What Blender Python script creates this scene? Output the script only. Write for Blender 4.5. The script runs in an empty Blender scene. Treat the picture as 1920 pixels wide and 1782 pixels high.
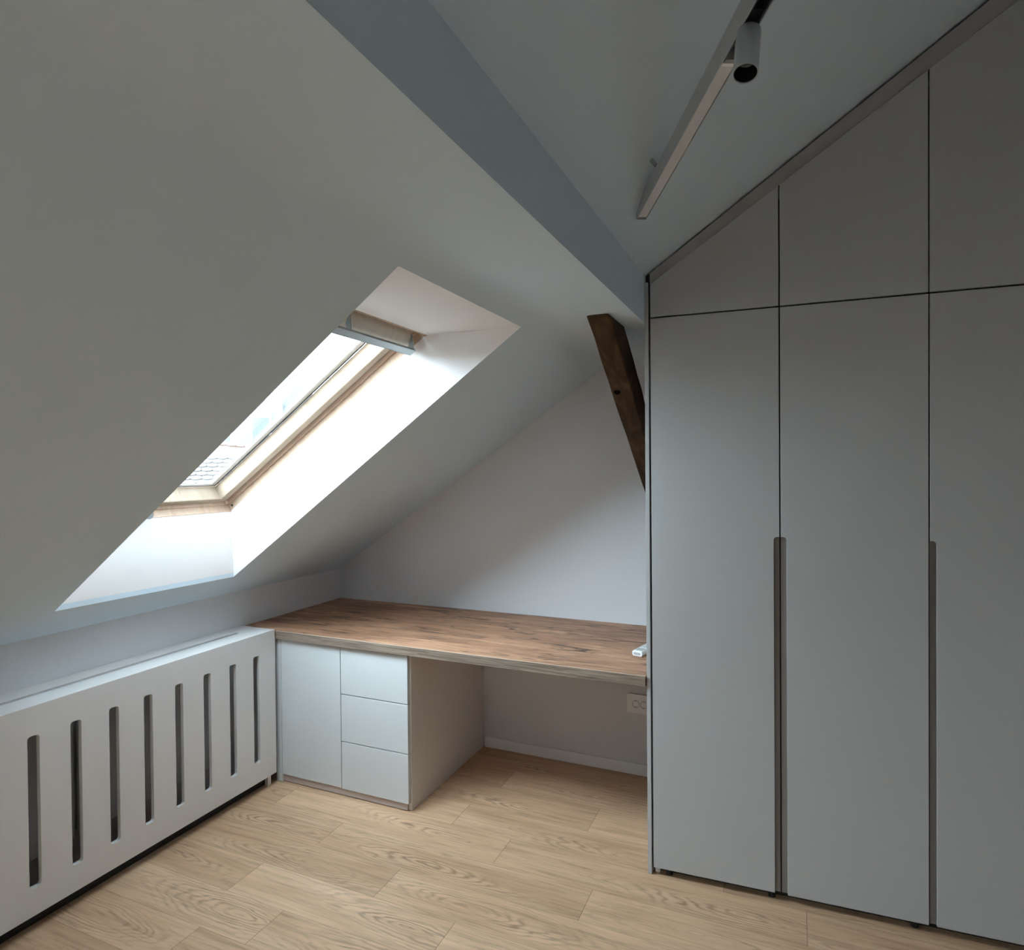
import bpy, bmesh, math, random
from mathutils import Vector, Matrix
random.seed(4)
sc = bpy.context.scene
C = sc.collection
R = math.radians
TH, TU = math.tan(R(33.5201)), math.tan(R(34.7851))
ZK = 0.9307                                   # knee wall height
def slope(x): return ZK + x * TH
def upper(x): return 0.8401 + x * TU
ZS, XB = 2.0759, 2.038                        # boxed beam: soffit height, room-side face
XS0 = (ZS - ZK) / TH
FT, CS = 0.06, math.cos(math.atan(TH))             # run of the rounded crease along each of its two planes
YR, XR = -5.2, 4.3                           # rear wall, right wall

# ------------------------------------------------------------------ materials
def mat(name, col, rough=0.5, spec=0.5, metal=0.0):
    m = bpy.data.materials.new(name); m.use_nodes = True
    b = m.node_tree.nodes['Principled BSDF']
    b.inputs['Base Color'].default_value = (*col, 1)
    b.inputs['Roughness'].default_value = rough
    b.inputs['Specular IOR Level'].default_value = spec
    b.inputs['Metallic'].default_value = metal
    return m
class G:
    def __init__(s, m): s.t = m.node_tree; s.n = s.t.nodes; s.b = s.n['Principled BSDF']
    def node(s, typ, **kw):
        n = s.n.new(typ)
        for k, v in kw.items(): setattr(n, k, v)
        return n
    def link(s, a, b): s.t.links.new(a, b)
    def val(s, inp, v):
        if hasattr(v, 'is_output') or isinstance(v, bpy.types.NodeSocket): s.link(v, inp)
        else: inp.default_value = v
    def math(s, op, a, b=None, clamp=False):
        n = s.node('ShaderNodeMath', operation=op, use_clamp=clamp); s.val(n.inputs[0], a)
        if b is not None: s.val(n.inputs[1], b)
        return n.outputs[0]
    def coord(s, scale=(1, 1, 1), out='Object', loc=(0, 0, 0), rot=(0, 0, 0), uv=None):
        if uv:
            t = s.node('ShaderNodeUVMap', uv_map=uv).outputs[0]
        else:
            t = s.node('ShaderNodeTexCoord').outputs[out]
        m = s.node('ShaderNodeMapping'); s.link(t, m.inputs[0])
        m.inputs['Scale'].default_value = scale; m.inputs['Location'].default_value = loc; m.inputs['Rotation'].default_value = rot
        return m.outputs[0]
    def noise(s, vec, scale, detail=4, rough=0.5, dist=0.0):
        n = s.node('ShaderNodeTexNoise'); s.link(vec, n.inputs['Vector'])
        n.inputs['Scale'].default_value = scale; n.inputs['Detail'].default_value = detail
        n.inputs['Roughness'].default_value = rough; n.inputs['Distortion'].default_value = dist
        return n.outputs['Fac']
    def ramp(s, fac, stops):
        n = s.node('ShaderNodeValToRGB'); s.link(fac, n.inputs[0]); e = n.color_ramp.elements
        while len(e) < len(stops): e.new(0.5)
        for x, (p, c) in zip(e, stops):
            x.position = p; x.color = (c, c, c, 1) if isinstance(c, (int, float)) else (*c, 1)
        return n.outputs[0]
    def mix(s, fac, a, b, mode='MIX'):
        n = s.node('ShaderNodeMix', data_type='RGBA', blend_type=mode); s.val(n.inputs[0], fac)
        for i, v in ((6, a), (7, b)):
            if isinstance(v, tuple): n.inputs[i].default_value = (*v, 1)
            else: s.link(v, n.inputs[i])
        return n.outputs[2]
    def bump(s, h, strength=0.1, dist=0.002):
        n = s.node('ShaderNodeBump'); n.inputs['Strength'].default_value = strength
        n.inputs['Distance'].default_value = dist; s.link(h, n.inputs['Height']); s.link(n.outputs[0], s.b.inputs['Normal'])
    def color(s, c): s.link(c, s.b.inputs['Base Color'])

def plaster(name, col):
    m = mat(name, col, 0.9, 0.2); g = G(m); v = g.coord()
    n = g.noise(v, 2.2, 3)
    g.color(g.mix(n, tuple(c * 0.965 for c in col), tuple(min(1, c * 1.03) for c in col)))
    g.bump(g.noise(v, 420, 2, 0.6), 0.22, 0.0012)
    return m
M = {}
M['wall'] = plaster('white_wall_paint', (0.74, 0.74, 0.755))
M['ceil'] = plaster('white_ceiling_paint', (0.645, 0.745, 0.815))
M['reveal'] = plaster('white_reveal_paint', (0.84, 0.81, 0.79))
def lacquer(name, col, rough=0.42):
    m = mat(name, col, rough, 0.4); g = G(m); v = g.coord()
    g.bump(g.noise(v, 900, 2, 0.5), 0.05, 0.0005)
    n = g.noise(v, 1.5, 2); g.color(g.mix(n, tuple(c * 0.98 for c in col), tuple(c * 1.02 for c in col)))
    return m
M['door'] = lacquer('matt_light_cool_grey_lacquer', (0.635, 0.655, 0.655))
M['robe'] = lacquer('matt_warm_grey_lacquer', (0.49, 0.49, 0.482))
M['filler'] = lacquer('shade_toned_filler_lacquer', (0.43, 0.405, 0.395), 0.55)  # darker and browner than the doors: recess shadow put into the colour
M['edge'] = lacquer('grey_beige_laminate', (0.72, 0.67, 0.635), 0.5)
M['cover'] = lacquer('matt_light_grey_lacquer', (0.79, 0.765, 0.745))
M['recess'] = lacquer('recess_shade_laminate', (0.24, 0.215, 0.195), 0.6)  # door finish darkened: shade of the finger pull put into the colour
M['white'] = mat('white_plastic', (0.90, 0.90, 0.89), 0.35)
M['knob'] = mat('white_knob_shaded', (0.36, 0.37, 0.38), 0.4)  # white knob painted grey, its shading put into the colour
M['wire'] = mat('dark_wire', (0.06, 0.065, 0.065), 0.5)
M['hole'] = mat('dark_knot', (0.006, 0.005, 0.004), 1.0, 0.0)
M['plinth'] = mat('taupe_plinth', (0.50, 0.42, 0.385), 0.55)
M['trim'] = mat('white_trim_paint', (0.90, 0.90, 0.895), 0.45)
M['track'] = mat('white_powder_coat', (0.50, 0.53, 0.55), 0.5)
M['diffuser'] = mat('opal_diffuser', (0.66, 0.655, 0.66), 0.4)
M['black'] = mat('black_plastic_and_shade', (0.012, 0.013, 0.014), 0.55)  # real black plastic; also stands in for shade in furniture gaps
M['dark'] = mat('dark_anodised', (0.02, 0.026, 0.028), 0.4)
M['alu'] = mat('grey_aluminium', (0.36, 0.41, 0.42), 0.4, 0.5, 0.35)
M['grey'] = mat('grey_plastic', (0.45, 0.47, 0.48), 0.5)
M['lens'] = mat('dark_reflector', (0.10, 0.12, 0.125), 0.25, 0.5, 0.6)
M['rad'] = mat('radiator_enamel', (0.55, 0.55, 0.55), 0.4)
M['screw'] = mat('dark_screw', (0.03, 0.028, 0.026), 0.5)
M['gasket'] = mat('dark_grey_gasket', (0.03, 0.035, 0.05), 0.6)
M['spacer'] = mat('white_spacer_bar', (0.8, 0.8, 0.8), 0.4)

def oak_top(name, axis):
    """smoked oak worktop: long streaks and cracks along X"""
    m = mat(name, (0.3, 0.17, 0.1), 0.5, 0.35); g = G(m)
    v = g.coord((1.3, 16, 16)); vb = g.coord((0.75, 5.5, 5.5)); vc = g.coord((2.2, 34, 34), loc=(3, 1, 0))
    base = g.ramp(g.noise(vb, 1.4, 5, 0.6, 1.2), [(0.30, (0.29, 0.15, 0.088)), (0.5, (0.48, 0.26, 0.155)), (0.72, (0.68, 0.395, 0.235))])
    fine = g.ramp(g.noise(v, 3.0, 8, 0.7, 0.5), [(0.3, 0.58), (0.68, 1.2)])
    col = g.mix(1.0, base, fine, 'MULTIPLY')
    cr = g.ramp(g.noise(g.coord((0.8, 9, 9), loc=(5, 2, 1)), 2.3, 3, 0.5, 1.6), [(0.462, 0.0), (0.496, 1.0), (0.51, 1.0), (0.545, 0.0)])
    msk = g.ramp(g.noise(g.coord((2.0, 7, 7), loc=(9, 4, 1)), 1.6, 3), [(0.44, 0.0), (0.54, 1.0)])
    col = g.mix(g.math('MULTIPLY', g.math('MULTIPLY', cr, msk), 0.9), col, (0.055, 0.032, 0.026))
    kn = g.node('ShaderNodeTexVoronoi'); g.link(g.coord((2.2, 6.5, 6.5), loc=(0.4, 0.75, 0)), kn.inputs['Vector']); kn.inputs['Scale'].default_value = 1.0
    k = g.ramp(kn.outputs['Distance'], [(0.06, 1.0), (0.17, 0.0)])
    col = g.mix(g.math('MULTIPLY', g.math('MULTIPLY', k, g.noise(vc, 2, 4)), 0.75), col, (0.06, 0.033, 0.022))
    g.color(col); g.bump(g.noise(v, 5, 6), 0.12, 0.001)
    return m
M['edgestrip'] = mat('pale_edge_strip', (0.72, 0.58, 0.47), 0.35)
M['desk'] = oak_top('smoked_oak_laminate', 0)
M['deskedge'] = mat('smoked_oak_edging', (0.3, 0.2, 0.14), 0.38)
g = G(M['deskedge'])
g.color(g.ramp(g.noise(g.coord((2.0, 26, 60)), 2.2, 7, 0.65, 0.6), [(0.34, (0.115, 0.082, 0.062)), (0.52, (0.255, 0.195, 0.15)), (0.7, (0.36, 0.285, 0.22))]))

def floor_mat():
    m = mat('light_oak_planks', (0.5, 0.37, 0.25), 0.42, 0.35); g = G(m)
    uv = g.node('ShaderNodeUVMap', uv_map='plank').outputs[0]
    rnd = g.node('ShaderNodeUVMap', uv_map='tone').outputs[0]
    sp = g.node('ShaderNodeSeparateXYZ'); g.link(rnd, sp.inputs[0]); r1, r2 = sp.outputs[0], sp.outputs[1]
    su = g.node('ShaderNodeSeparateXYZ'); g.link(uv, su.inputs[0]); u, v = su.outputs[0], su.outputs[1]
    def vec(x, y, z):
        n = g.node('ShaderNodeCombineXYZ'); g.val(n.inputs[0], x); g.val(n.inputs[1], y); g.val(n.inputs[2], z); return n.outputs[0]
    off = g.math('MULTIPLY', r1, 37.0)
    grain = g.noise(vec(g.math('MULTIPLY', u, 2.2), g.math('MULTIPLY', v, 42), off), 1.6, 7, 0.68, 0.6)
    broad = g.noise(vec(g.math('MULTIPLY', u, 1.1), g.math('MULTIPLY', v, 8), off), 1.5, 3, 0.5, 0.5)
    # cathedral figure: long ellipses round a centre of their own in every plank
    cu = g.math('SUBTRACT', u, g.math('ADD', g.math('MULTIPLY', r2, 0.7), 0.2))
    wob = g.math('MULTIPLY', g.math('SUBTRACT', g.noise(vec(g.math('MULTIPLY', u, 1.7), g.math('MULTIPLY', v, 8), off), 1.6, 3, 0.5), 0.5), 0.085)
    d = g.math('SQRT', g.math('ADD', g.math('POWER', g.math('ADD', g.math('MULTIPLY', cu, 0.17), 0.0), 2.0), g.math('POWER', g.math('SUBTRACT', v, g.math('ADD', g.math('MULTIPLY', r1, 0.05), 0.055)), 2.0)))
    d = g.math('ADD', d, wob)
    ring = g.math('POWER', g.math('ADD', g.math('MULTIPLY', g.math('SINE', g.math('MULTIPLY', d, 520.0)), 0.5), 0.5), 2.2)
    msk = g.math('MULTIPLY', g.ramp(broad, [(0.42, 0.15), (0.6, 1.0)]), g.ramp(d, [(0.03, 1.0), (0.11, 0.0)]))
    msk = g.math('MULTIPLY', msk, g.ramp(g.noise(vec(g.math('MULTIPLY', u, 4), g.math('MULTIPLY', v, 60), off), 2.0, 3), [(0.3, 0.3), (0.6, 1.0)]))
    col = g.ramp(broad, [(0.25, (0.57, 0.36, 0.215)), (0.5, (0.68, 0.45, 0.28)), (0.75, (0.77, 0.53, 0.345))])
    col = g.mix(1.0, col, g.ramp(grain, [(0.28, 0.66), (0.5, 1.0), (0.72, 1.13)]), 'MULTIPLY')
    col = g.mix(g.math('MULTIPLY', g.math('MULTIPLY', ring, msk), 0.85), col, (0.25, 0.15, 0.088))
    col = g.mix(1.0, col, g.ramp(r1, [(0.0, (0.80, 0.77, 0.74)), (0.5, (0.96, 0.94, 0.92)), (1.0, (1.08, 1.09, 1.10))]), 'MULTIPLY')
    g.color(col); g.bump(g.math('ADD', grain, g.math('MULTIPLY', ring, g.math('MULTIPLY', msk, -0.4))), 0.10, 0.0008)
    return m
M['floor'] = floor_mat()
M['joint'] = mat('plank_joint', (0.13, 0.09, 0.06), 0.8)

def timber(name, c0, c1, c2, axis_scale, knots=True):
    m = mat(name, c1, 0.75, 0.2); g = G(m)
    v = g.coord(axis_scale)
    col = g.ramp(g.noise(v, 2.0, 6, 0.65, 0.8), [(0.3, c0), (0.52, c1), (0.75, c2)])
    if knots:
        k = g.node('ShaderNodeTexVoronoi'); g.link(g.coord((3, 3, 3), loc=(0.1, 0.35, 0.2)), k.inputs['Vector'])
        col = g.mix(g.ramp(k.outputs['Distance'], [(0.07, 0.85), (0.14, 0.0)]), col, tuple(x * 0.2 for x in c0))
    g.color(col); g.bump(g.noise(v, 3, 5), 0.35, 0.002)
    return m
M['brace'] = timber('old_stained_timber', (0.026, 0.014, 0.008), (0.066, 0.035, 0.018), (0.135, 0.074, 0.036), (10, 3.2, 4.2), False)
M['pine'] = timber('lacquered_pine', (0.50, 0.35, 0.25), (0.57, 0.42, 0.31), (0.62, 0.48, 0.37), (4, 30, 4), False)
M['pinepale'] = timber('pale_lacquered_pine', (0.36, 0.275, 0.20), (0.41, 0.32, 0.24), (0.45, 0.36, 0.275), (4, 30, 4), False)

M['head'] = timber('lit_cream_pine', (0.74, 0.64, 0.53), (0.80, 0.71, 0.61), (0.84, 0.76, 0.67), (4, 30, 4), False)  # pine made paler for the head rail: daylight put into the colour
def glass_mat():
    m = bpy.data.materials.new('window_glass'); m.use_nodes = True; t = m.node_tree; t.nodes.clear()
    o = t.nodes.new('ShaderNodeOutputMaterial'); mx = t.nodes.new('ShaderNodeMixShader')
    a = t.nodes.new('ShaderNodeBsdfTransparent'); b = t.nodes.new('ShaderNodeBsdfGlossy')
    a.inputs[0].default_value = (0.96, 0.975, 0.97, 1); b.inputs['Roughness'].default_value = 0.02
    f = t.nodes.new('ShaderNodeLayerWeight'); p = t.nodes.new('ShaderNodeMath'); p.operation = 'POWER'; p.inputs[1].default_value = 5.0
    q = t.nodes.new('ShaderNodeMath'); q.operation = 'MULTIPLY_ADD'; q.inputs[1].default_value = 0.7; q.inputs[2].default_value = 0.03
    t.links.new(f.outputs['Facing'], p.inputs[0]); t.links.new(p.outputs[0], q.inputs[0]); t.links.new(q.outputs[0], mx.inputs[0]); t.links.new(a.outputs[0], mx.inputs[1]); t.links.new(b.outputs[0], mx.inputs[2])
    t.links.new(mx.outputs[0], o.inputs[0]); return m
M['glass'] = glass_mat()

# ------------------------------------------------------------------ mesh helpers
def new_bm(): return bmesh.new()
def box(bm, x0, x1, y0, y1, z0, z1):
    v = [bm.verts.new(p) for p in ((x0, y0, z0), (x1, y0, z0), (x1, y1, z0), (x0, y1, z0), (x0, y0, z1), (x1, y0, z1), (x1, y1, z1), (x0, y1, z1))]
    for f in ((0, 3, 2, 1), (4, 5, 6, 7), (0, 1, 5, 4), (1, 2, 6, 5), (2, 3, 7, 6), (3, 0, 4, 7)): bm.faces.new([v[i] for i in f])
    return bm
def hexa(bm, pts):
    """eight points: bottom ring of four, top ring of four"""
    v = [bm.verts.new(p) for p in pts]
    for f in ((0, 3, 2, 1), (4, 5, 6, 7), (0, 1, 5, 4), (1, 2, 6, 5), (2, 3, 7, 6), (3, 0, 4, 7)): bm.faces.new([v[i] for i in f])
def quad(bm, *pts): return bm.faces.new([bm.verts.new(p) for p in pts])
def prism(bm, poly, fn, a, b):
    """extrude a 2-D polygon between depth a and b through fn(u, v, depth)"""
    lo = [bm.verts.new(fn(u, v, a)) for u, v in poly]; hi = [bm.verts.new(fn(u, v, b)) for u, v in poly]
    n = len(poly); bm.faces.new(lo[::-1]); bm.faces.new(hi)
    for i in range(n): bm.faces.new((lo[i], lo[(i + 1) % n], hi[(i + 1) % n], hi[i]))
def plate(bm, outer, holes, fn, a, b):
    """flat plate with holes, thickness a..b"""
    t = bmesh.new(); loops = []
    for lp in [outer] + holes:
        vs = [t.verts.new((u, v, 0)) for u, v in lp]
        for i in range(len(vs)): t.edges.new((vs[i], vs[(i + 1) % len(vs)]))
    bmesh.ops.triangle_fill(t, edges=t.edges[:], use_beauty=True, use_dissolve=False)
    t.verts.ensure_lookup_table(); t.verts.index_update()
    fs = [[v.index for v in f.verts] for f in t.faces]; co = [(v.co.x, v.co.y) for v in t.verts]
    t.free()
    lo = [bm.verts.new(fn(u, v, a)) for u, v in co]; hi = [bm.verts.new(fn(u, v, b)) for u, v in co]
    for f in fs:
        bm.faces.new([lo[i] for i in f]); bm.faces.new([hi[i] for i in f][::-1])
    k = 0
    for lp in [outer] + holes:
        n = len(lp)
        for i in range(n):
            p, q = k + i, k + (i + 1) % n
            bm.faces.new((lo[p], lo[q], hi[q], hi[p]))
        k += n
def cyl(bm, p0, p1, r0, r1=None, seg=24, caps=True):
    r1 = r0 if r1 is None else r1
    p0, p1 = Vector(p0), Vector(p1); d = (p1 - p0).normalized()
    a = d.orthogonal().normalized(); b = d.cross(a)
    A = []; B = []
    for i in range(seg):
        t = 2 * math.pi * i / seg; w = a * math.cos(t) + b * math.sin(t)
        A.append(bm.verts.new(p0 + w * r0)); B.append(bm.verts.new(p1 + w * r1))
    for i in range(seg): bm.faces.new((A[i], A[(i + 1) % seg], B[(i + 1) % seg], B[i]))
    if caps: bm.faces.new(A[::-1]); bm.faces.new(B)
def lathe(bm, p0, axis, prof, seg=32):
    """prof: (distance along axis, radius)"""
    p0, d = Vector(p0), Vector(axis).normalized(); a = d.orthogonal().normalized(); b = d.cross(a); rings = []
    for h, r in prof:
        rings.append([bm.verts.new(p0 + d * h + (a * math.cos(2 * math.pi * i / seg) + b * math.sin(2 * math.pi * i / seg)) * max(r, 1e-5)) for i in range(seg)])
    for A, B in zip(rings, rings[1:]):
        for i in range(seg): bm.faces.new((A[i], A[(i + 1) % seg], B[(i + 1) % seg], B[i]))
def rrect(u0, u1, v0, v1, r, n=5, corners=(1, 1, 1, 1)):
    out = []
    for (cx, cy, a0), on in zip(((u0 + r, v0 + r, 180), (u1 - r, v0 + r, 270), (u1 - r, v1 - r, 0), (u0 + r, v1 - r, 90)), corners):
        if on:
            out += [(cx + r * math.cos(R(a0 + 90 * i / n)), cy + r * math.sin(R(a0 + 90 * i / n))) for i in range(n + 1)]
        else:
            out.append((u0 if a0 in (180, 90) else u1, v0 if a0 in (180, 270) else v1))
    return out
def obj(name, bm, m, parent=None, bevel=0.0, smooth=False, loc=None):
    bmesh.ops.recalc_face_normals(bm, faces=bm.faces[:])
    me = bpy.data.meshes.new(name); bm.to_mesh(me); bm.free()
    o = bpy.data.objects.new(name, me); C.objects.link(o)
    for x in (m if isinstance(m, list) else [m]): me.materials.append(x)
    if parent: o.parent = parent
    if loc: o.location = loc
    if smooth:
        for p in me.polygons: p.use_smooth = True
        try: me.set_sharp_from_angle(angle=R(40))
        except Exception: pass
    if bevel:
        b = o.modifiers.new('bevel', 'BEVEL'); b.width = bevel; b.segments = 2; b.limit_method = 'ANGLE'; b.angle_limit = R(40)
    return o
def tag(o, label, cat, group=None, kind=None):
    o['label'] = label; o['category'] = cat
    if group: o['group'] = group
    if kind: o['kind'] = kind
    return o
def thing(name, label, cat, loc=(0, 0, 0), rz=0.0, group=None, kind=None):
    o = bpy.data.objects.new(name, None); C.objects.link(o); o.location = loc; o.rotation_euler = (0, 0, rz)
    o.empty_display_size = 0.05
    return tag(o, label, cat, group, kind)
def struct(name, bm, m, label, cat, bevel=0.0): return tag(obj(name, bm, m, None, bevel), label, cat, kind='structure')

# ------------------------------------------------------------------ floor
bm = new_bm(); l1 = bm.loops.layers.uv.new('plank'); l2 = bm.loops.layers.uv.new('tone')
rows = [0.14, -0.035, -0.21, -0.385, -0.58, -0.757, -0.93, -1.104, -1.277, -1.457, -1.63, -1.803]
while rows[-1] > YR: rows.append(rows[-1] - 0.173)
known = {3: [0.62, 1.745, 2.87], 4: [0.07, 1.189, 2.31], 5: [0.35, 1.472, 2.583], 6: [0.750, 1.873, 2.99], 7: [0.04, 1.160, 2.28], 8: [0.643, 1.493, 2.62], 9: [-0.2, 0.914, 2.03, 3.15]}
for i in range(len(rows) - 1):
    y1, y0 = rows[i], rows[i + 1]; y1 = min(y1, 0.05); y0 = max(y0, YR - 0.05)
    if y1 <= y0: continue
    js = known.get(i)
    if not js:
        js = []; x = random.uniform(-0.6, 0.4)
        while x < XR: js.append(x); x += 1.12
    xs = [-0.06] + sorted(j for j in js if -0.05 < j < XR) + [XR + 0.06]
    for x0, x1 in zip(xs, xs[1:]):
        g_ = 0.0007; a, b = random.random(), random.random()
        if (i, round(x1, 3)) == (8, 1.493): a, b = 0.95, 0.72
        if (i, round(x1, 3)) == (7, 1.160): a, b = 0.2, 0.85
        if (i, round(x1, 3)) == (9, 0.914): a, b = 0.8, 0.9
        if (i, round(x1, 3)) == (5, 1.472): a, b = 0.7, 0.95
        f = quad(bm, (x0 + g_, y0 + g_ * .5, 0), (x1 - g_, y0 + g_ * .5, 0), (x1 - g_, y1 - g_ * .5, 0), (x0 + g_, y1 - g_ * .5, 0))
        for lp in f.loops:
            lp[l1].uv = (lp.vert.co.x - x0, lp.vert.co.y - y0); lp[l2].uv = (a, b)
f = quad(bm, (-0.06, YR - .05, -.001), (XR + .06, YR - .05, -.001), (XR + .06, .05, -.001), (-0.06, .05, -.001)); f.material_index = 1
fl = obj('floor', bm, [M['floor'], M['joint']]); tag(fl, 'light oak plank floor with staggered joints', 'floor', kind='structure')

# ------------------------------------------------------------------ room shell
bm = new_bm(); box(bm, -0.12, 0.0, YR - .1, 0.1, -0.05, ZK); struct('wall_left', bm, M['wall'], 'low white knee wall under the sloping ceiling, behind the radiator cover', 'wall')
def yz(u, v, d): return (u, d, v)
bm = new_bm()
prism(bm, [(-0.1, -0.05), (XR + .1, -0.05), (XR + .1, upper(XR + .1) + .2), (XB, upper(XB) + .2), (XS0, ZS + .12), (-0.1, slope(-0.1) + .12)], yz, 0.0, 0.12)
struct('wall_back', bm, M['wall'], 'white gable wall behind the desk, cut off by the roof slope', 'wall')
bm = new_bm()
prism(bm, [(-0.1, -0.05), (XR + .1, -0.05), (XR + .1, upper(XR + .1) + .2), (XB, upper(XB) + .2), (XS0, ZS + .12), (-0.1, slope(-0.1) + .12)], yz, YR - .12, YR)
struct('wall_rear', bm, M['wall'], 'white gable wall at the far end of the room behind the viewer', 'wall')
bm = new_bm(); box(bm, XR, XR + .12, YR - .1, 0.1, -0.05, upper(XR) + .1); struct('wall_right', bm, M['wall'], 'white side wall at the end of the wardrobe', 'wall')

# skylight openings in the lower slope (x, y), then where the lining meets the window
OPEN = [(0.1714, -0.9725), (1.6687, -1.0714), (1.6657, -1.8327), (0.1799, -1.7623)]
P0 = Vector((0.1714, -0.982, 1.352)); PT = Vector((1.291, -1.095, 2.036))
U = (PT - P0); LU = U.length; U.normalize(); V = Vector((0, -1, 0)); N = Vector((-U.z, 0, U.x)).normalized(); WV = 0.775
def wp(u, v, d, dy=0.0): return P0 + U * u + V * v + N * d + Vector((0, dy, 0))
DY_FILL = -2.35                                       # an added, unseen skylight in the same slope, for fill light
bm = new_bm()
plate(bm, [(-0.06, 0.06), (XS0 - FT * CS, 0.06), (XS0 - FT * CS, YR - .06), (-0.06, YR - .06)], [OPEN, [(x, y + DY_FILL) for x, y in OPEN]],
      lambda u, v, d: (u, v, slope(u) + d), 0.0, 0.02)
struct('ceiling', bm, M['ceil'], 'white roof slope rising from the knee wall, with the skylight cut into it', 'ceiling')
for k, dy in ((1, 0.0), (2, DY_FILL)):
    bm = new_bm()
    o_ = [Vector((x, y + dy, slope(x))) for x, y in OPEN]
    i_ = [wp(0, 0, 0, dy), wp(LU, 0, 0, dy), wp(LU, WV, 0, dy), wp(0, WV, 0, dy)]
    outw = [N * .03 + V * -.02, N * .03 + V * -.02, N * .03 + V * .02, N * .03 + V * .02]
    for a in range(4):
        b = (a + 1) % 4
        quad(bm, o_[a], o_[b], i_[b], i_[a])
    struct('trim_%d' % k, bm, M['reveal'], 'white plastered lining of the skylight opening above the radiator cover' if k == 1 else 'white plastered lining of the added, unseen skylight behind the viewer', 'window lining')
# boxed beam and the ceiling above it
bm = new_bm()
prof = [(XB + .0, upper(XB) + .03), (XB, ZS)]
A_, B_, C_ = Vector((XS0 + FT, ZS)), Vector((XS0, ZS)), Vector((XS0 - FT * CS, slope(XS0 - FT * CS)))
arc_ = [A_ * (1 - t) ** 2 + B_ * 2 * t * (1 - t) + C_ * t * t for t in [i / 8 for i in range(9)]]
prof += [tuple(p) for p in arc_]
ra_ = [bm.verts.new((x, .06, z)) for x, z in prof]; rb_ = [bm.verts.new((x, YR - .06, z)) for x, z in prof]
for i in range(len(prof) - 1):
    f = bm.faces.new((ra_[i], ra_[i + 1], rb_[i + 1], rb_[i])); f.smooth = i >= 2
struct('beam', bm, M['ceil'], 'white boxed beam running across the room between the two roof slopes', 'beam')
bm = new_bm()
quad(bm, (XB - .02, YR - .06, upper(XB - .02)), (XR + .06, YR - .06, upper(XR + .06)), (XR + .06, .06, upper(XR + .06)), (XB - .02, .06, upper(XB - .02)))
struct('ceiling', bm, M['ceil'], 'white upper roof slope above the boxed beam, where the track light hangs', 'ceiling')
bm = new_bm(); box(bm, 0.985, 2.034, -0.012, -0.0005, 0.0005, 0.0575); struct('baseboard_back', bm, M['trim'], 'white baseboard along the gable wall under the desk', 'baseboard', 0.002)

# ------------------------------------------------------------------ skylight
def ring(bm, a, b, d0, d1, dy, top=None, flare=None):
    """rectangular ring: a=(left/right inset, bottom inset, top inset) outer, b inner; flare = inner inset at depth d1"""
    def rect(i, d):
        s, bo, to = i
        return [wp(bo, s, d, dy), wp(LU - to, s, d, dy), wp(LU - to, WV - s, d, dy), wp(bo, WV - s, d, dy)]
    ib = flare or b
    loops = [rect(a, d0), rect(b, d0), rect(ib, d1), rect(a, d1)]
    vs = [[bm.verts.new(p) for p in l] for l in loops]
    for A, B in zip(vs, vs[1:] + vs[:1]):
        for i in range(4): bm.faces.new((A[i], A[(i + 1) % 4], B[(i + 1) % 4], B[i]))
def bar(bm, u0, u1, v0, v1, d0, d1, dy):
    hexa(bm, [wp(u0, v0, d0, dy), wp(u1, v0, d0, dy), wp(u1, v1, d0, dy), wp(u0, v1, d0, dy), wp(u0, v0, d1, dy), wp(u1, v0, d1, dy), wp(u1, v1, d1, dy), wp(u0, v1, d1, dy)])
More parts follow.
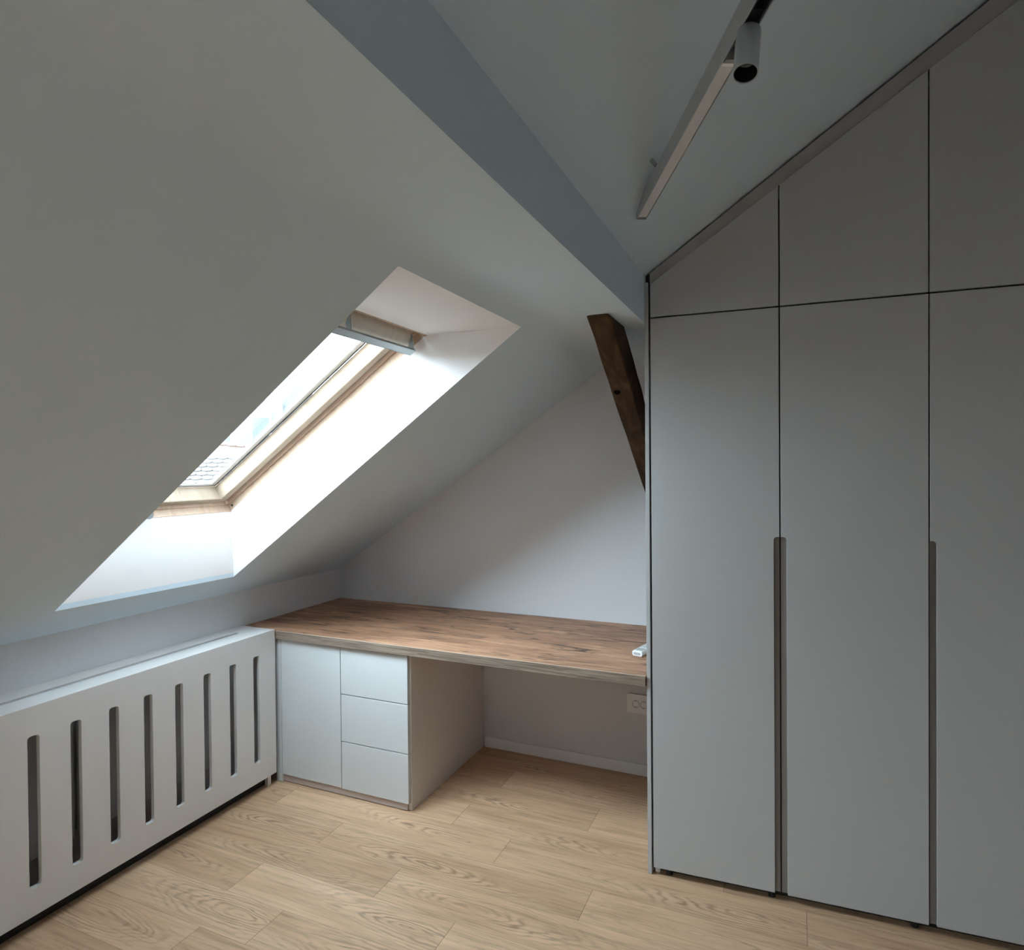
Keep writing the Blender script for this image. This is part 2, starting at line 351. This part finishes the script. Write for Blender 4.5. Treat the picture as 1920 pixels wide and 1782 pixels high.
def skylight(k, dy, label):
    w = thing('window_%d' % k, label, 'window', wp(0, WV / 2, 0, dy), kind='structure')
    def o(name, bm, m, par=w, **kw):
        loc = w.location
        for v in bm.verts: v.co -= loc
        return obj(name, bm, m, par, **kw)
    bm = new_bm(); ring(bm, (-.03, -.03, -.03), (0.0, 0.0, 0.0), -.004, 0.14, dy); ring(bm, (-.001, -.001, -.001), (.012, .008, .008), 0.03, 0.14, dy)
    fr = o('window_frame', bm, M['pine'], bevel=.002); fr['label'] = 'pinkish pine frame'
    bm = new_bm(); ring(bm, (.022, .014, .014), (.061, .043, .043), 0.040, 0.105, dy, flare=(.072, .050, .050))
    sa = o('window_sash', bm, M['pinepale'], bevel=.004); sa['label'] = 'pale pine sash'
    bm = new_bm(); ring(bm, (.071, .049, .049), (.0755, .0525, .0525), 0.1045, 0.108, dy)
    o_g = obj_child(bm, 'gasket', M['gasket'], sa, w)
    bm = new_bm(); ring(bm, (.075, .052, .052), (.097, .066, .066), 0.1065, 0.1085, dy)
    obj_child(bm, 'spacer_bar', M['spacer'], sa, w)
    bm = new_bm(); ring(bm, (.0965, .0655, .0655), (.0995, .0675, .0675), 0.107, 0.1095, dy)
    obj_child(bm, 'edge_seal', M['grey'], sa, w)
    bm = new_bm(); bar(bm, .045, LU - .045, .065, WV - .065, .110, .118, dy)
    obj_child(bm, 'pane', M['glass'], sa, w)
    # ventilation flap bar: rounded pine head piece, grey bar on brackets
    bm = new_bm()
    pr = [(LU - .075 + .028 * math.cos(R(a)), .035 - .034 * math.sin(R(a))) for a in range(0, 181, 20)]
    prism(bm, [(LU - .125, .05)] + [(LU - .078 + .047 * -math.cos(R(a)), .032 - .034 * math.sin(R(a))) for a in range(0, 181, 18)] + [(LU - .02, .05)], lambda u, d, v: wp(u, v, d, dy), .03, WV - .03)
    o('head_rail', bm, M['head'], smooth=True)
    bm = new_bm(); bar(bm, LU - .082, LU - .052, .036, WV - .036, -.040, -.030, dy); bar(bm, LU - .082, LU - .077, .036, WV - .036, -.040, -.022, dy)
    vb = o('ventilation_bar', bm, M['alu'], bevel=.001); vb['label'] = 'grey aluminium ventilation bar'
    for v in (.040, .405, WV - .040):
        bm = new_bm()
        prism(bm, [(LU - .078, -.031), (LU - .054, -.031), (LU - .030, .012), (LU - .034, .030), (LU - .050, .016)], lambda u, d, vv: wp(u, vv, d, dy), v - .002, v + .002)
        obj_child(bm, 'bracket', M['alu'], vb, w)
    # lock knob on the bottom of the frame, dark screw in the frame side
    bm = new_bm(); cyl(bm, wp(.006, .43, .02, dy), wp(.030, .43, -.004, dy), .010, .010, 20); cyl(bm, wp(.026, .43, .0, dy), wp(.036, .43, -.010, dy), .0165, .0165, 24)
    o('lock_knob', bm, M['knob'], smooth=True)
    bm = new_bm(); c = wp(.022, .0005, .016, dy); cyl(bm, c, c + V * .0025, .0052, .0052, 16)
    o('screw', bm, M['screw'])
    return w
def obj_child(bm, name, m, par, root):
    for v in bm.verts: v.co -= root.location
    return obj(name, bm, m, par)
skylight(1, 0.0, 'roof window with pale pine frame and grey ventilation bar above the radiator cover')
skylight(2, DY_FILL, 'unseen pine roof window added in the slope behind the viewer for fill light')  # added out of view as fill light

# ------------------------------------------------------------------ brace
bm = new_bm()
prism(bm, [(-0.973, ZS - .001), (-0.744, ZS - .001), (-0.002, 1.563), (-0.002, 1.405)], lambda u, v, d: (d, u, v), 1.8765, 1.958)
bmesh.ops.subdivide_edges(bm, edges=[e for e in bm.edges if e.calc_length() > .4], cuts=9)
for v in bm.verts:
    if -0.95 < v.co.y < -0.02 and v.co.z < ZS - .01:
        v.co += Vector((random.uniform(-.002, .002), 0, random.uniform(-.003, .003)))
b = obj('timber_brace', bm, M['brace'], None, .004); tag(b, 'dark brown slanting timber brace between the boxed beam and the gable wall', 'beam')
bm = new_bm(); lathe(bm, (1.900, -.630, 1.8395), (0, -.57, -.82), [(.0020, .0), (.0030, .006), (.0028, .013), (-.001, .016)], 16)
obj('knot', bm, M['hole'], b, smooth=True)

# ------------------------------------------------------------------ radiator cover, radiator
XC, YC0, YC1, ZC = 0.2222, -0.7725, -2.86, 0.758
rc = thing('radiator_cover', 'light grey slotted radiator cover along the knee wall under the skylight', 'radiator cover', (0.11, -1.8, 0))
L = Vector(rc.location)
slots = []
y = -0.892
while y > YC1 + .12: slots.append(rrect(y - .0185, y + .0185, .150, .657, .009, 4)); y -= .1383
bm = new_bm(); plate(bm, [(YC0, .055), (YC0, ZC), (YC1, ZC), (YC1, .055)], slots, lambda u, v, d: (d - L.x, u - L.y, v), XC - .018, XC)
obj('front_panel', bm, M['cover'], rc, .0012)
bm = new_bm(); plate(bm, [(0.001, YC0), (XC - .0195, YC0), (XC - .0195, YC1), (0.001, YC1)], [rrect(.090, .114, YC1 + .11, -.888, .011, 5)], lambda u, v, d: (u - L.x, v - L.y, d), ZC - .018, ZC - .0008)
obj('top_panel', bm, M['cover'], rc, .001)
for yy in (YC0 - .018, YC1):
    bm = new_bm(); box(bm, .002 - L.x, XC - .045 - L.x, yy - L.y, yy + .018 - L.y, .001, ZC - .019); obj('end_panel', bm, M['cover'], rc)
for yy in (YC0 - .038,):
    bm = new_bm(); box(bm, XC - .040 - L.x, XC - .020 - L.x, yy - L.y, yy + .020 - L.y, .0005, .10); obj('foot', bm, M['cover'], rc)
bm = new_bm(); box(bm, XC - .062 - L.x, XC - .046 - L.x, YC1 + .02 - L.y, YC0 - .02 - L.y, .0005, .075); obj('plinth', bm, M['black'], rc)  # no real plinth: black strip added to paint the shade under the cover
ra = thing('radiator', 'grey-shadowed panel radiator seen through the slots of the cover', 'radiator', (0.1, -1.7, 0))
L2 = Vector(ra.location)
for y0, y1 in ((-2.55, -1.665), (-1.650, -1.02)):
    bm = new_bm(); box(bm, .10 - L2.x, .118 - L2.x, y0 - L2.y, y1 - L2.y, .185, .66); box(bm, .055 - L2.x, .068 - L2.x, y0 - L2.y, y1 - L2.y, .185, .66)
    obj('panel', bm, M['rad'], ra, .005)
for yy in (-2.45, -1.75, -1.56, -1.12):
    bm = new_bm(); box(bm, .068 - L2.x, .10 - L2.x, yy - .02 - L2.y, yy + .02 - L2.y, .30, .60); box(bm, .0005 - L2.x, .055 - L2.x, yy - .015 - L2.y, yy + .015 - L2.y, .35, .55)
    obj('wall_bracket', bm, M['rad'], ra)

# ------------------------------------------------------------------ desk top
dt = thing('desk_top', 'brown smoked-oak desk top running along the gable wall to the wardrobe', 'desk', (1.0, -.4, .71))
L = Vector(dt.location)
bm = new_bm(); prism(bm, [(0.001, -.001), (2.036, -.001), (2.036, -.7665), (0.001, -.7665)], lambda u, v, d: (u - L.x, v - L.y, d - L.z), .711, .750)
obj('board', bm, M['desk'], dt, .001)
bm = new_bm(); box(bm, XC + .001 - L.x, 2.036 - L.x, -.7700 - L.y, -.7670 - L.y, .711 - L.z, .7502 - L.z)
e = obj('edge_band', bm, M['deskedge'], dt, .0014); e['label'] = 'grey-brown front edge band'
bm = new_bm(); box(bm, XC + .001 - L.x, 2.036 - L.x, -.7703 - L.y, -.7665 - L.y, .7503 - L.z, .7511 - L.z)  # thin strip in a paler colour on the top front edge
e = obj('front_strip', bm, M['edgestrip'], dt); e['label'] = 'pale strip along the front edge'

# ------------------------------------------------------------------ base cabinet under the desk
cb = thing('base_cabinet', 'light grey cabinet with one door and three drawers under the desk, in the corner', 'cabinet', (.6, -.4, 0))
L = Vector(cb.location)
def cbx(name, x0, x1, y0, y1, z0, z1, m, bev=.001, par=cb):
    bm = new_bm(); box(bm, x0 - L.x, x1 - L.x, y0 - L.y, y1 - L.y, z0, z1); return obj(name, bm, m, par, bev)
cbx('filler_strip', .2005, .2365, -.750, -.70, .0005, .7070, M['door'])
cbx('door', .2385, .5970, -.750, -.732, .0400, .7070, M['door'], .0012)
zs = [(.0375, .2590), (.2630, .4820), (.4860, .7065)]
for z0, z1 in zs: cbx('drawer', .6012, .9690, -.7505, -.732, z0, z1, M['door'], .0012)
cbx('side_panel', .957, .975, -.7307, -.0135, .0005, .7095, M['edge'])
cbx('side_panel', .215, .233, -.7307, -.0135, .0005, .7095, M['edge'])
cbx('back_panel', .233, .957, -.0225, -.0135, .04, .7095, M['edge'])
cbx('bottom_panel', .233, .957, -.690, -.0225, .055, .073, M['black'])  # black bottom and divider: shade behind the door and drawer seams painted in
cbx('divider', .590, .608, -.690, -.0225, .073, .7095, M['black'])
cbx('plinth', .237, .957, -.742, -.724, .004, .0365, M['plinth'])

# ------------------------------------------------------------------ wardrobe (set very slightly askew to the gable wall)
wd = thing('wardrobe', 'tall grey-beige built-in wardrobe with slanted top following the roof', 'wardrobe', (2.0532, -.7595, 0), R(2.8888))
SW = [0.007, .4508, .8981, 1.3454]                     # door seams along the front
ZB, ZM = .029, 2.0928
def lo(s): return 2.2134 + .6655 * s
def hi(s): return 2.258 + .6905 * s
def wf(u, v, d): return (u, d, v)
def wplate(name, poly, d0, d1, m, bev=.0012, par=wd):
    bm = new_bm(); prism(bm, poly, wf, d0, d1); return obj(name, bm, m, par, bev)
G0 = .0022; HW, HZ = .0185, 1.288
for k in range(3):
    s0, s1 = SW[k] + (G0 if k else 0), SW[k + 1] - G0
    cr = k == 0; cl = k > 0
    # lower door: front leaf with a routed finger pull, backing leaf behind it
    def arc(cx, cz, r, a0, a1): return [(cx + r * math.cos(R(a0 + (a1 - a0) * i / 6)), cz + r * math.sin(R(a0 + (a1 - a0) * i / 6))) for i in range(7)]
    p = []
    if cl: p += [(s0 + HW, ZB)]
    else: p += [(s0, ZB)]
    if cr: p += [(s1 - HW, ZB)] + arc(s1 - HW + .012, HZ - .012, .012, 180, 90) + [(s1, HZ)]
    else: p += [(s1, ZB)]
    p += [(s1, ZM - .003), (s0, ZM - .003)]
    if cl: p += [(s0, HZ)] + arc(s0 + HW - .012, HZ - .012, .012, 90, 0)
    d = wplate('door', p, 0.0, .011, M['robe'])
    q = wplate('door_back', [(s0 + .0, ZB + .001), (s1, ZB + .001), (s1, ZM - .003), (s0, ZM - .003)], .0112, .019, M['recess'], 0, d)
    q['label'] = 'backing leaf in the finger pull, darkened for its shade'
    wplate('upper_door', [(s0, ZM + .003), (s1, ZM + .003), (s1, lo(s1)), (s0, lo(s0))], 0.0, .019, M['robe'])
E_ = SW[3]
wplate('filler_strip', [(.0045, lo(.0045) + .001), (E_, lo(E_) + .001), (E_, hi(E_)), (.0045, hi(.0045))], .0085, .0225, M['filler'], .0008)
# carcass behind the doors: black sides, shelf and plinth paint shade into gaps; feet
def wbox(name, s0, s1, d0, d1, z0, z1, m, par=wd):
    bm = new_bm(); box(bm, s0, s1, d0, d1, z0, z1); return obj(name, bm, m, par)
wbox('carcass_side', .004, .024, .024, .68, .06, 2.258, M['black'])
for s in SW[1:3]:
    wbox('carcass_side', s - .016, s + .016, .024, .64, .06, lo(s) - .04, M['black'])
wbox('carcass_side', E_ - .016, E_, .024, .62, .06, lo(E_) - .06, M['edge'])
wbox('carcass_shelf', .024, E_ - .016, .0235, .60, ZM - .02, ZM + .02, M['black'])
wbox('carcass_bottom', .024, E_ - .016, .024, .62, .045, .06, M['black'])
wbox('gap_shade_block', -.0125, .024, .0245, .30, 2.2285, 2.262, M['black'])  # black block put in as shade of the gap above the side panel
wbox('plinth', .03, E_, .040, .055, .0008, .045, M['black'])  # black strip: shade under the doors put into its colour
wbox('corner_bracket', .010, .028, .022, .034, .0008, .045, M['edge'])
for s in (.062, .42, .86, 1.30):
    bm = new_bm(); cyl(bm, (s, .0265, .0008), (s, .0265, .045), .012, .010, 20); obj('foot', bm, M['black'], wd, smooth=True)
# left side panel runs square to the gable wall, so it is turned back by the same angle
bm = new_bm()
sx0, sx1 = 2.0385, 2.0532
pp = [(-.7605, .0005), (-.0135, .0005), (-.0135, 2.205), (-.742, 2.205), (-.7605, 2.226)]
prism(bm, pp, lambda u, v, d: (d, u, v), sx0, sx1)
inv = Matrix.Rotation(-R(2.8888), 4, 'Z') @ Matrix.Translation(-Vector(wd.location))
for v in bm.verts: v.co = inv @ v.co
obj('side_panel', bm, M['robe'], wd, .001)

# ------------------------------------------------------------------ socket, remote
so = thing('power_socket', 'white multiple power socket on the gable wall under the desk', 'socket', (1.85, -.001, .356))
bm = new_bm(); prism(bm, rrect(-.071, .090, -.048, .048, .006, 4), lambda u, v, d: (u, -d, v), 0, .009)
obj('cover_plate', bm, M['white'], so, .0015)
for cx in (-.026, .0155, .057):
    bm = new_bm(); c = (cx, -.0092, 0)
    lathe(bm, c, (0, -1, 0), [(0, .0185), (.0022, .0185), (.0022, .0165), (-.0065, .0155), (-.0065, 0)], 28)
    s_ = obj('outlet', bm, M['grey'], so, smooth=True)
    for dx in (-.0095, .0095):
        bm = new_bm(); cyl(bm, (cx + dx, -.0155 + .0125, .001), (cx + dx, -.0035, .001), .0028, .0028, 12); obj('hole', bm, M['black'], s_)
    for dz in (-.0145, .0145):
        bm = new_bm(); box(bm, cx - .002, cx + .002, -.011, -.005, dz - .002, dz + .002); obj('earth_clip', bm, M['alu'], s_)
rm = thing('remote_control', 'white remote control lying on the desk beside the wardrobe', 'remote control', (1.9505, -.53, .7503), R(-13))
bm = new_bm(); prism(bm, [(-.0225, .006), (-.018, .0008), (.018, .0008), (.0225, .006), (.0225, .018), (.019, .0225), (-.019, .0225), (-.0225, .018)], lambda u, v, d: (u, d, v), 0.0, .148)
obj('body', bm, M['white'], rm, .0015)
bm = new_bm(); prism(bm, rrect(-.0155, .0155, .0065, .0165, .003, 3), lambda u, v, d: (u, d, v), -.0006, .002); obj('emitter_window', bm, M['grey'], rm)
bm = new_bm(); prism(bm, rrect(-.016, .016, .012, .052, .003, 3), lambda u, v, d: (u, v, d), .022, .0232); obj('display', bm, M['grey'], rm)
for i in range(4):
    for j in (-1, 0, 1):
        bm = new_bm(); box(bm, j * .0115 - .004, j * .0115 + .004, .066 + i * .017, .075 + i * .017, .0222, .0238); obj('button', bm, M['grey'] if i else M['alu'], rm, .0008)

# ------------------------------------------------------------------ track light
TZ = 2.29; TA = Vector((2.1270, -1.2087, TZ)); TD = Vector((.417, -.909, 0)).normalized(); TN = Vector((-TD.y, TD.x, 0)) * -1
if TN.x > 0: TN = -TN                                  # TN points to the left side
HWD, TH_ = .015, .046; LT = 1.75
tr = thing('track_rail', 'white suspended lighting track hanging under the upper roof slope', 'track light', TA)
def tb(bm, a0, a1, n0, n1, z0, z1):
    pts = [TD * a + TN * n + Vector((0, 0, z)) for z in (z0, z1) for a, n in ((a0, n0), (a1, n0), (a1, n1), (a0, n1))]
    hexa(bm, pts)
w_ = .0018
bm = new_bm(); tb(bm, 0, LT, HWD - w_, HWD, 0, TH_); tb(bm, 0, LT, -HWD, -HWD + w_, 0, TH_); tb(bm, 0, LT, -HWD + w_, HWD - w_, TH_ - .004, TH_)
obj('profile', bm, M['track'], tr)
LA = .752
bm = new_bm(); tb(bm, LA + .001, LT, HWD - w_ - .0032, HWD - w_ - .0002, .0015, TH_ - .0045); tb(bm, LA + .001, LT, -HWD + w_ + .0002, -HWD + w_ + .0032, .0015, TH_ - .0045); tb(bm, LA + .001, LT, -HWD + w_ + .0033, HWD - w_ - .0033, TH_ - .008, TH_ - .0045)
o_ = obj('conductor_channel', bm, M['dark'], tr); o_['label'] = 'black inside of the track'
bm = new_bm(); tb(bm, -.002, -.0002, -HWD, HWD, 0.0, TH_); obj('end_cap', bm, M['track'], tr)
for a in (.215, 1.45):
    p = TD * a; ztop = upper(TA.x + p.x + .0) - TZ
    bm = new_bm(); off = TN * .004
    top = p + off + TN * .016 + Vector((0, 0, upper(TA.x + (p + off + TN * .016).x) - TZ)); bot = p + off + Vector((0, 0, TH_))
    nrm = Vector((math.sin(R(34.785)), 0, -math.cos(R(34.785))))
    cyl(bm, bot, top + nrm * .02, .0014, .0014, 8)
    cb_ = obj('suspension_cable', bm, M['wire'], tr)
    bm = new_bm(); lathe(bm, top, nrm, [(0.0005, 0), (0.0005, .0065), (.007, .0062), (.010, .0045), (.016, .0055), (.021, .0048), (.023, 0)], 12)
    obj('ceiling_anchor', bm, M['alu'], tr, smooth=True)
# linear light insert sitting in the lower end of the track
IL, IR = HWD - w_ - .0003, -HWD + w_ + .0016
ll = thing('linear_light', 'white linear lamp with long opal strip filling the lower end of the track', 'lamp', TA)
bm = new_bm(); tb(bm, .012, LA, IR, IL, .006, .030); obj('lamp_body', bm, M['track'], ll)
bm = new_bm(); tb(bm, .014, LA - .010, IR, IL, .0012, .0058); obj('diffuser', bm, M['diffuser'], ll)
bm = new_bm(); tb(bm, LA - .0095, LA, IR, IL, -.0008, .0058); obj('end_block', bm, M['white'], ll)
bm = new_bm(); tb(bm, .0015, .011, IR + .003, IL - .003, .006, .030); obj('latch', bm, M['black'], ll)
# cylindrical spotlight clipped into the track
SA, RS, LS = .845, .0205, .093
sp = thing('track_spotlight', 'white cylindrical spotlight hanging from the lighting track', 'spotlight', TA)
top = TD * SA + Vector((0, 0, -.004)); ax = Vector((-.043, -.316, -.948)).normalized()
bm = new_bm(); tb(bm, SA - .04, SA + .04, -HWD + w_ + .0036, HWD - w_ - .0036, .006, .030); obj('adapter', bm, M['black'], sp)
bm = new_bm(); cyl(bm, TD * SA + Vector((0, 0, .008)), top + ax * .003, .006, .006, 12); obj('stem', bm, M['black'], sp)
bm = new_bm(); lathe(bm, top, ax, [(0, 0), (0, RS - .005), (.0015, RS - .002), (.004, RS), (LS, RS), (LS + .0008, RS - .0006), (LS, RS - .0015), (.058, RS - .0019)], 48); obj('housing', bm, M['track'], sp, smooth=True)
bm = new_bm(); lathe(bm, top, ax, [(LS - .002, RS - .0020), (.062, RS - .004), (.058, RS - .0045), (.058, .0)], 48); obj('inner_baffle', bm, M['black'], sp, smooth=True)
bm = new_bm(); lathe(bm, top, ax, [(.0625, RS - .0052), (.0605, .010), (.0600, .0)], 32); obj('lens', bm, M['lens'], sp, smooth=True)

# ------------------------------------------------------------------ outside: neighbouring roofs
def at_dir(az, el, dist):
    """point at an azimuth (from -X towards +Y) and elevation seen from the middle of the skylight"""
    return Vector((0.9 - math.cos(R(az)) * dist, -1.4 + math.sin(R(az)) * dist, 1.7 + math.tan(R(el)) * dist))
tile = mat('weathered_tile', (0.15, 0.14, 0.135), 0.8); red = mat('red_roof_tile', (0.15, 0.075, 0.058), 0.8)
rend = plaster('grey_render', (0.13, 0.15, 0.155)); pane_o = mat('dark_pane', (0.06, 0.075, 0.08), 0.2)
def tiled(name, o0, du, dv, nu, nv, m, m2, label, wt, ht, lift):
    root = thing(name, label, 'roof', o0)
    bm = new_bm(); nrm = du.cross(dv).normalized()
    if nrm.z < 0: nrm = -nrm
    for j in range(nv):
        for i in range(nu):
            c = du * ((i + (.5 if j % 2 else 0)) * wt) + dv * (j * ht)
            t = [(-.48, 1.35), (.48, 1.35), (.48, .25), (.30, .06), (0, -.02), (-.30, .06), (-.48, .25)]
            vs = [bm.verts.new(c + du * (a * wt) + dv * (b * ht) + nrm * (lift * (1.25 - b))) for a, b in t]
            lo_ = [bm.verts.new(v.co - nrm * .012) for v in vs]
            bm.faces.new(vs)
            for a in range(7): bm.faces.new((vs[a], lo_[a], lo_[(a + 1) % 7], vs[(a + 1) % 7]))
    obj('tile_courses', bm, m, root)
    bm = new_bm(); A = Vector((0, 0, 0)); B = du * (nu * wt); D = dv * (nv * ht)
    hexa(bm, [A - nrm * .1, B - nrm * .1, B + D - nrm * .1, A + D - nrm * .1, A - nrm * .02, B - nrm * .02, B + D - nrm * .02, A + D - nrm * .02]); obj('deck', bm, m2, root)
    return root
nd = Vector((math.sin(R(40)), math.cos(R(40)), 0)); fw = Vector((-math.cos(R(40)), math.sin(R(40)), 0))
r1 = tiled('neighbour_roof', at_dir(40, -8.0, 5.0) - nd * 3.0, nd, (fw * .83 + Vector((0, 0, .56))).normalized(), 52, 15, tile, tile, 'pale scalloped tile roof just outside the skylight', .115, .085, .016)
bm = new_bm(); e0 = at_dir(40, -8.0, 5.0) - nd * 3.0 + (fw * .83 + Vector((0, 0, .56))).normalized() * 1.28 - r1.location
hexa(bm, [e0 + fw * a + nd * b + Vector((0, 0, c)) for c in (-.12, .10) for a, b in ((0, -.1), (0, 6.2), (.5, 6.2), (.5, -.1))]); obj('ridge_cap', bm, tile, r1)
r2 = tiled('red_roof', at_dir(42, .2, 9.0) - nd * 3.5, (nd + Vector((0, 0, -.10))).normalized(), (fw * .80 + Vector((0, 0, .6))).normalized(), 50, 9, red, red, 'red tiled roof beyond the pale scalloped roof', .15, .115, .022)
bl = thing('neighbour_building', 'pale grey building with tall chimney beyond the red roof', 'building', at_dir(45, -12, 13))
L = Vector(bl.location)
def obx(name, c, w, dp, z0, z1, m, par=bl):
    bm = new_bm(); hexa(bm, [c + nd * a + fw * b + Vector((0, 0, z)) - L for z in (z0, z1) for a, b in ((0, 0), (w, 0), (w, dp), (0, dp))]); return obj(name, bm, m, par)
c0 = Vector((L.x, L.y, 0)) - nd * 2.2
zt = 1.7 + math.tan(R(6.2)) * 13
obx('wall', c0, 2.55, 3.0, -3, zt, rend)
obx('chimney', c0 + nd * 2.57 + fw * .4, .7, .7, -3, zt + .35, rend)
for i in range(3):
    f_ = obx('window', c0 + nd * (.25 + .8 * i) - fw * .03, .45, .06, zt - 1.15, zt - .35, M['spacer']); obx('pane', c0 + nd * (.30 + .8 * i) - fw * .035, .35, .01, zt - 1.10, zt - .40, pane_o, f_)

# ------------------------------------------------------------------ daylight
w = bpy.data.worlds.new('overcast_sky'); sc.world = w; w.use_nodes = True; t = w.node_tree
bg = t.nodes['Background']; tc = t.nodes.new('ShaderNodeTexCoord'); sx = t.nodes.new('ShaderNodeSeparateXYZ'); rp = t.nodes.new('ShaderNodeValToRGB')
t.links.new(tc.outputs['Generated'], sx.inputs[0]); t.links.new(sx.outputs[2], rp.inputs[0])
e = rp.color_ramp.elements; e[0].position = 0.0; e[0].color = (.62, .62, .62, 1); e[1].position = .03; e[1].color = (1.5, 1.9, 2.2, 1)
x = e.new(.9); x.color = (.70, .88, 1.06, 1)
# thin cloud is brightest round the hidden sun
SUN = Vector((-.45, -.72, .55)).normalized(); SKY, GLOW, FALL = 5.8, 24.0, 4.0
dt_ = t.nodes.new('ShaderNodeVectorMath'); dt_.operation = 'DOT_PRODUCT'; dt_.inputs[1].default_value = SUN; t.links.new(tc.outputs['Generated'], dt_.inputs[0])
def wm(op, a, b):
    n = t.nodes.new('ShaderNodeMath'); n.operation = op
    for i, v in enumerate((a, b)):
        if isinstance(v, float): n.inputs[i].default_value = v
        else: t.links.new(v, n.inputs[i])
    return n.outputs[0]
gl = wm('MULTIPLY', wm('POWER', wm('MAXIMUM', dt_.outputs['Value'], 0.0), FALL), wm('GREATER_THAN', sx.outputs[2], 0.0))
gl = wm('MULTIPLY', gl, GLOW / SKY)
gc = t.nodes.new('ShaderNodeVectorMath'); gc.operation = 'SCALE'; gc.inputs[0].default_value = (.84, 1.0, 1.14); t.links.new(gl, gc.inputs['Scale'])
ad = t.nodes.new('ShaderNodeVectorMath'); ad.operation = 'ADD'; t.links.new(rp.outputs[0], ad.inputs[0]); t.links.new(gc.outputs[0], ad.inputs[1])
t.links.new(ad.outputs[0], bg.inputs[0]); bg.inputs[1].default_value = SKY

# ------------------------------------------------------------------ camera
cd = bpy.data.cameras.new('camera'); co = bpy.data.objects.new('camera', cd); C.objects.link(co); sc.camera = co
yaw, pitch, roll = R(23.7624), R(-.6649), R(-.5024)
F = Vector((-math.sin(yaw) * math.cos(pitch), math.cos(yaw) * math.cos(pitch), math.sin(pitch)))
Rt = Vector((math.cos(yaw), math.sin(yaw), 0)); Up = Rt.cross(F)
R2 = Rt * math.cos(roll) + Up * math.sin(roll); U2 = Up * math.cos(roll) - Rt * math.sin(roll)
co.matrix_world = Matrix(((R2.x, U2.x, -F.x, 2.547), (R2.y, U2.y, -F.y, -3.1572), (R2.z, U2.z, -F.z, 1.5392), (0, 0, 0, 1)))
cd.sensor_fit = 'HORIZONTAL'; cd.sensor_width = 36.0; cd.lens = 36.0 * 1198.9093 / 1920.0; cd.clip_start = .05

sc.view_settings.view_transform = 'Standard'; sc.view_settings.look = 'None'; sc.view_settings.gamma = 1.0
sc.view_settings.use_curve_mapping = False
sc.view_settings.exposure = 0.2
sc.cycles.max_bounces = 8; sc.cycles.diffuse_bounces = 6; sc.cycles.glossy_bounces = 3; sc.cycles.transparent_max_bounces = 8
sc.cycles.use_denoising = True
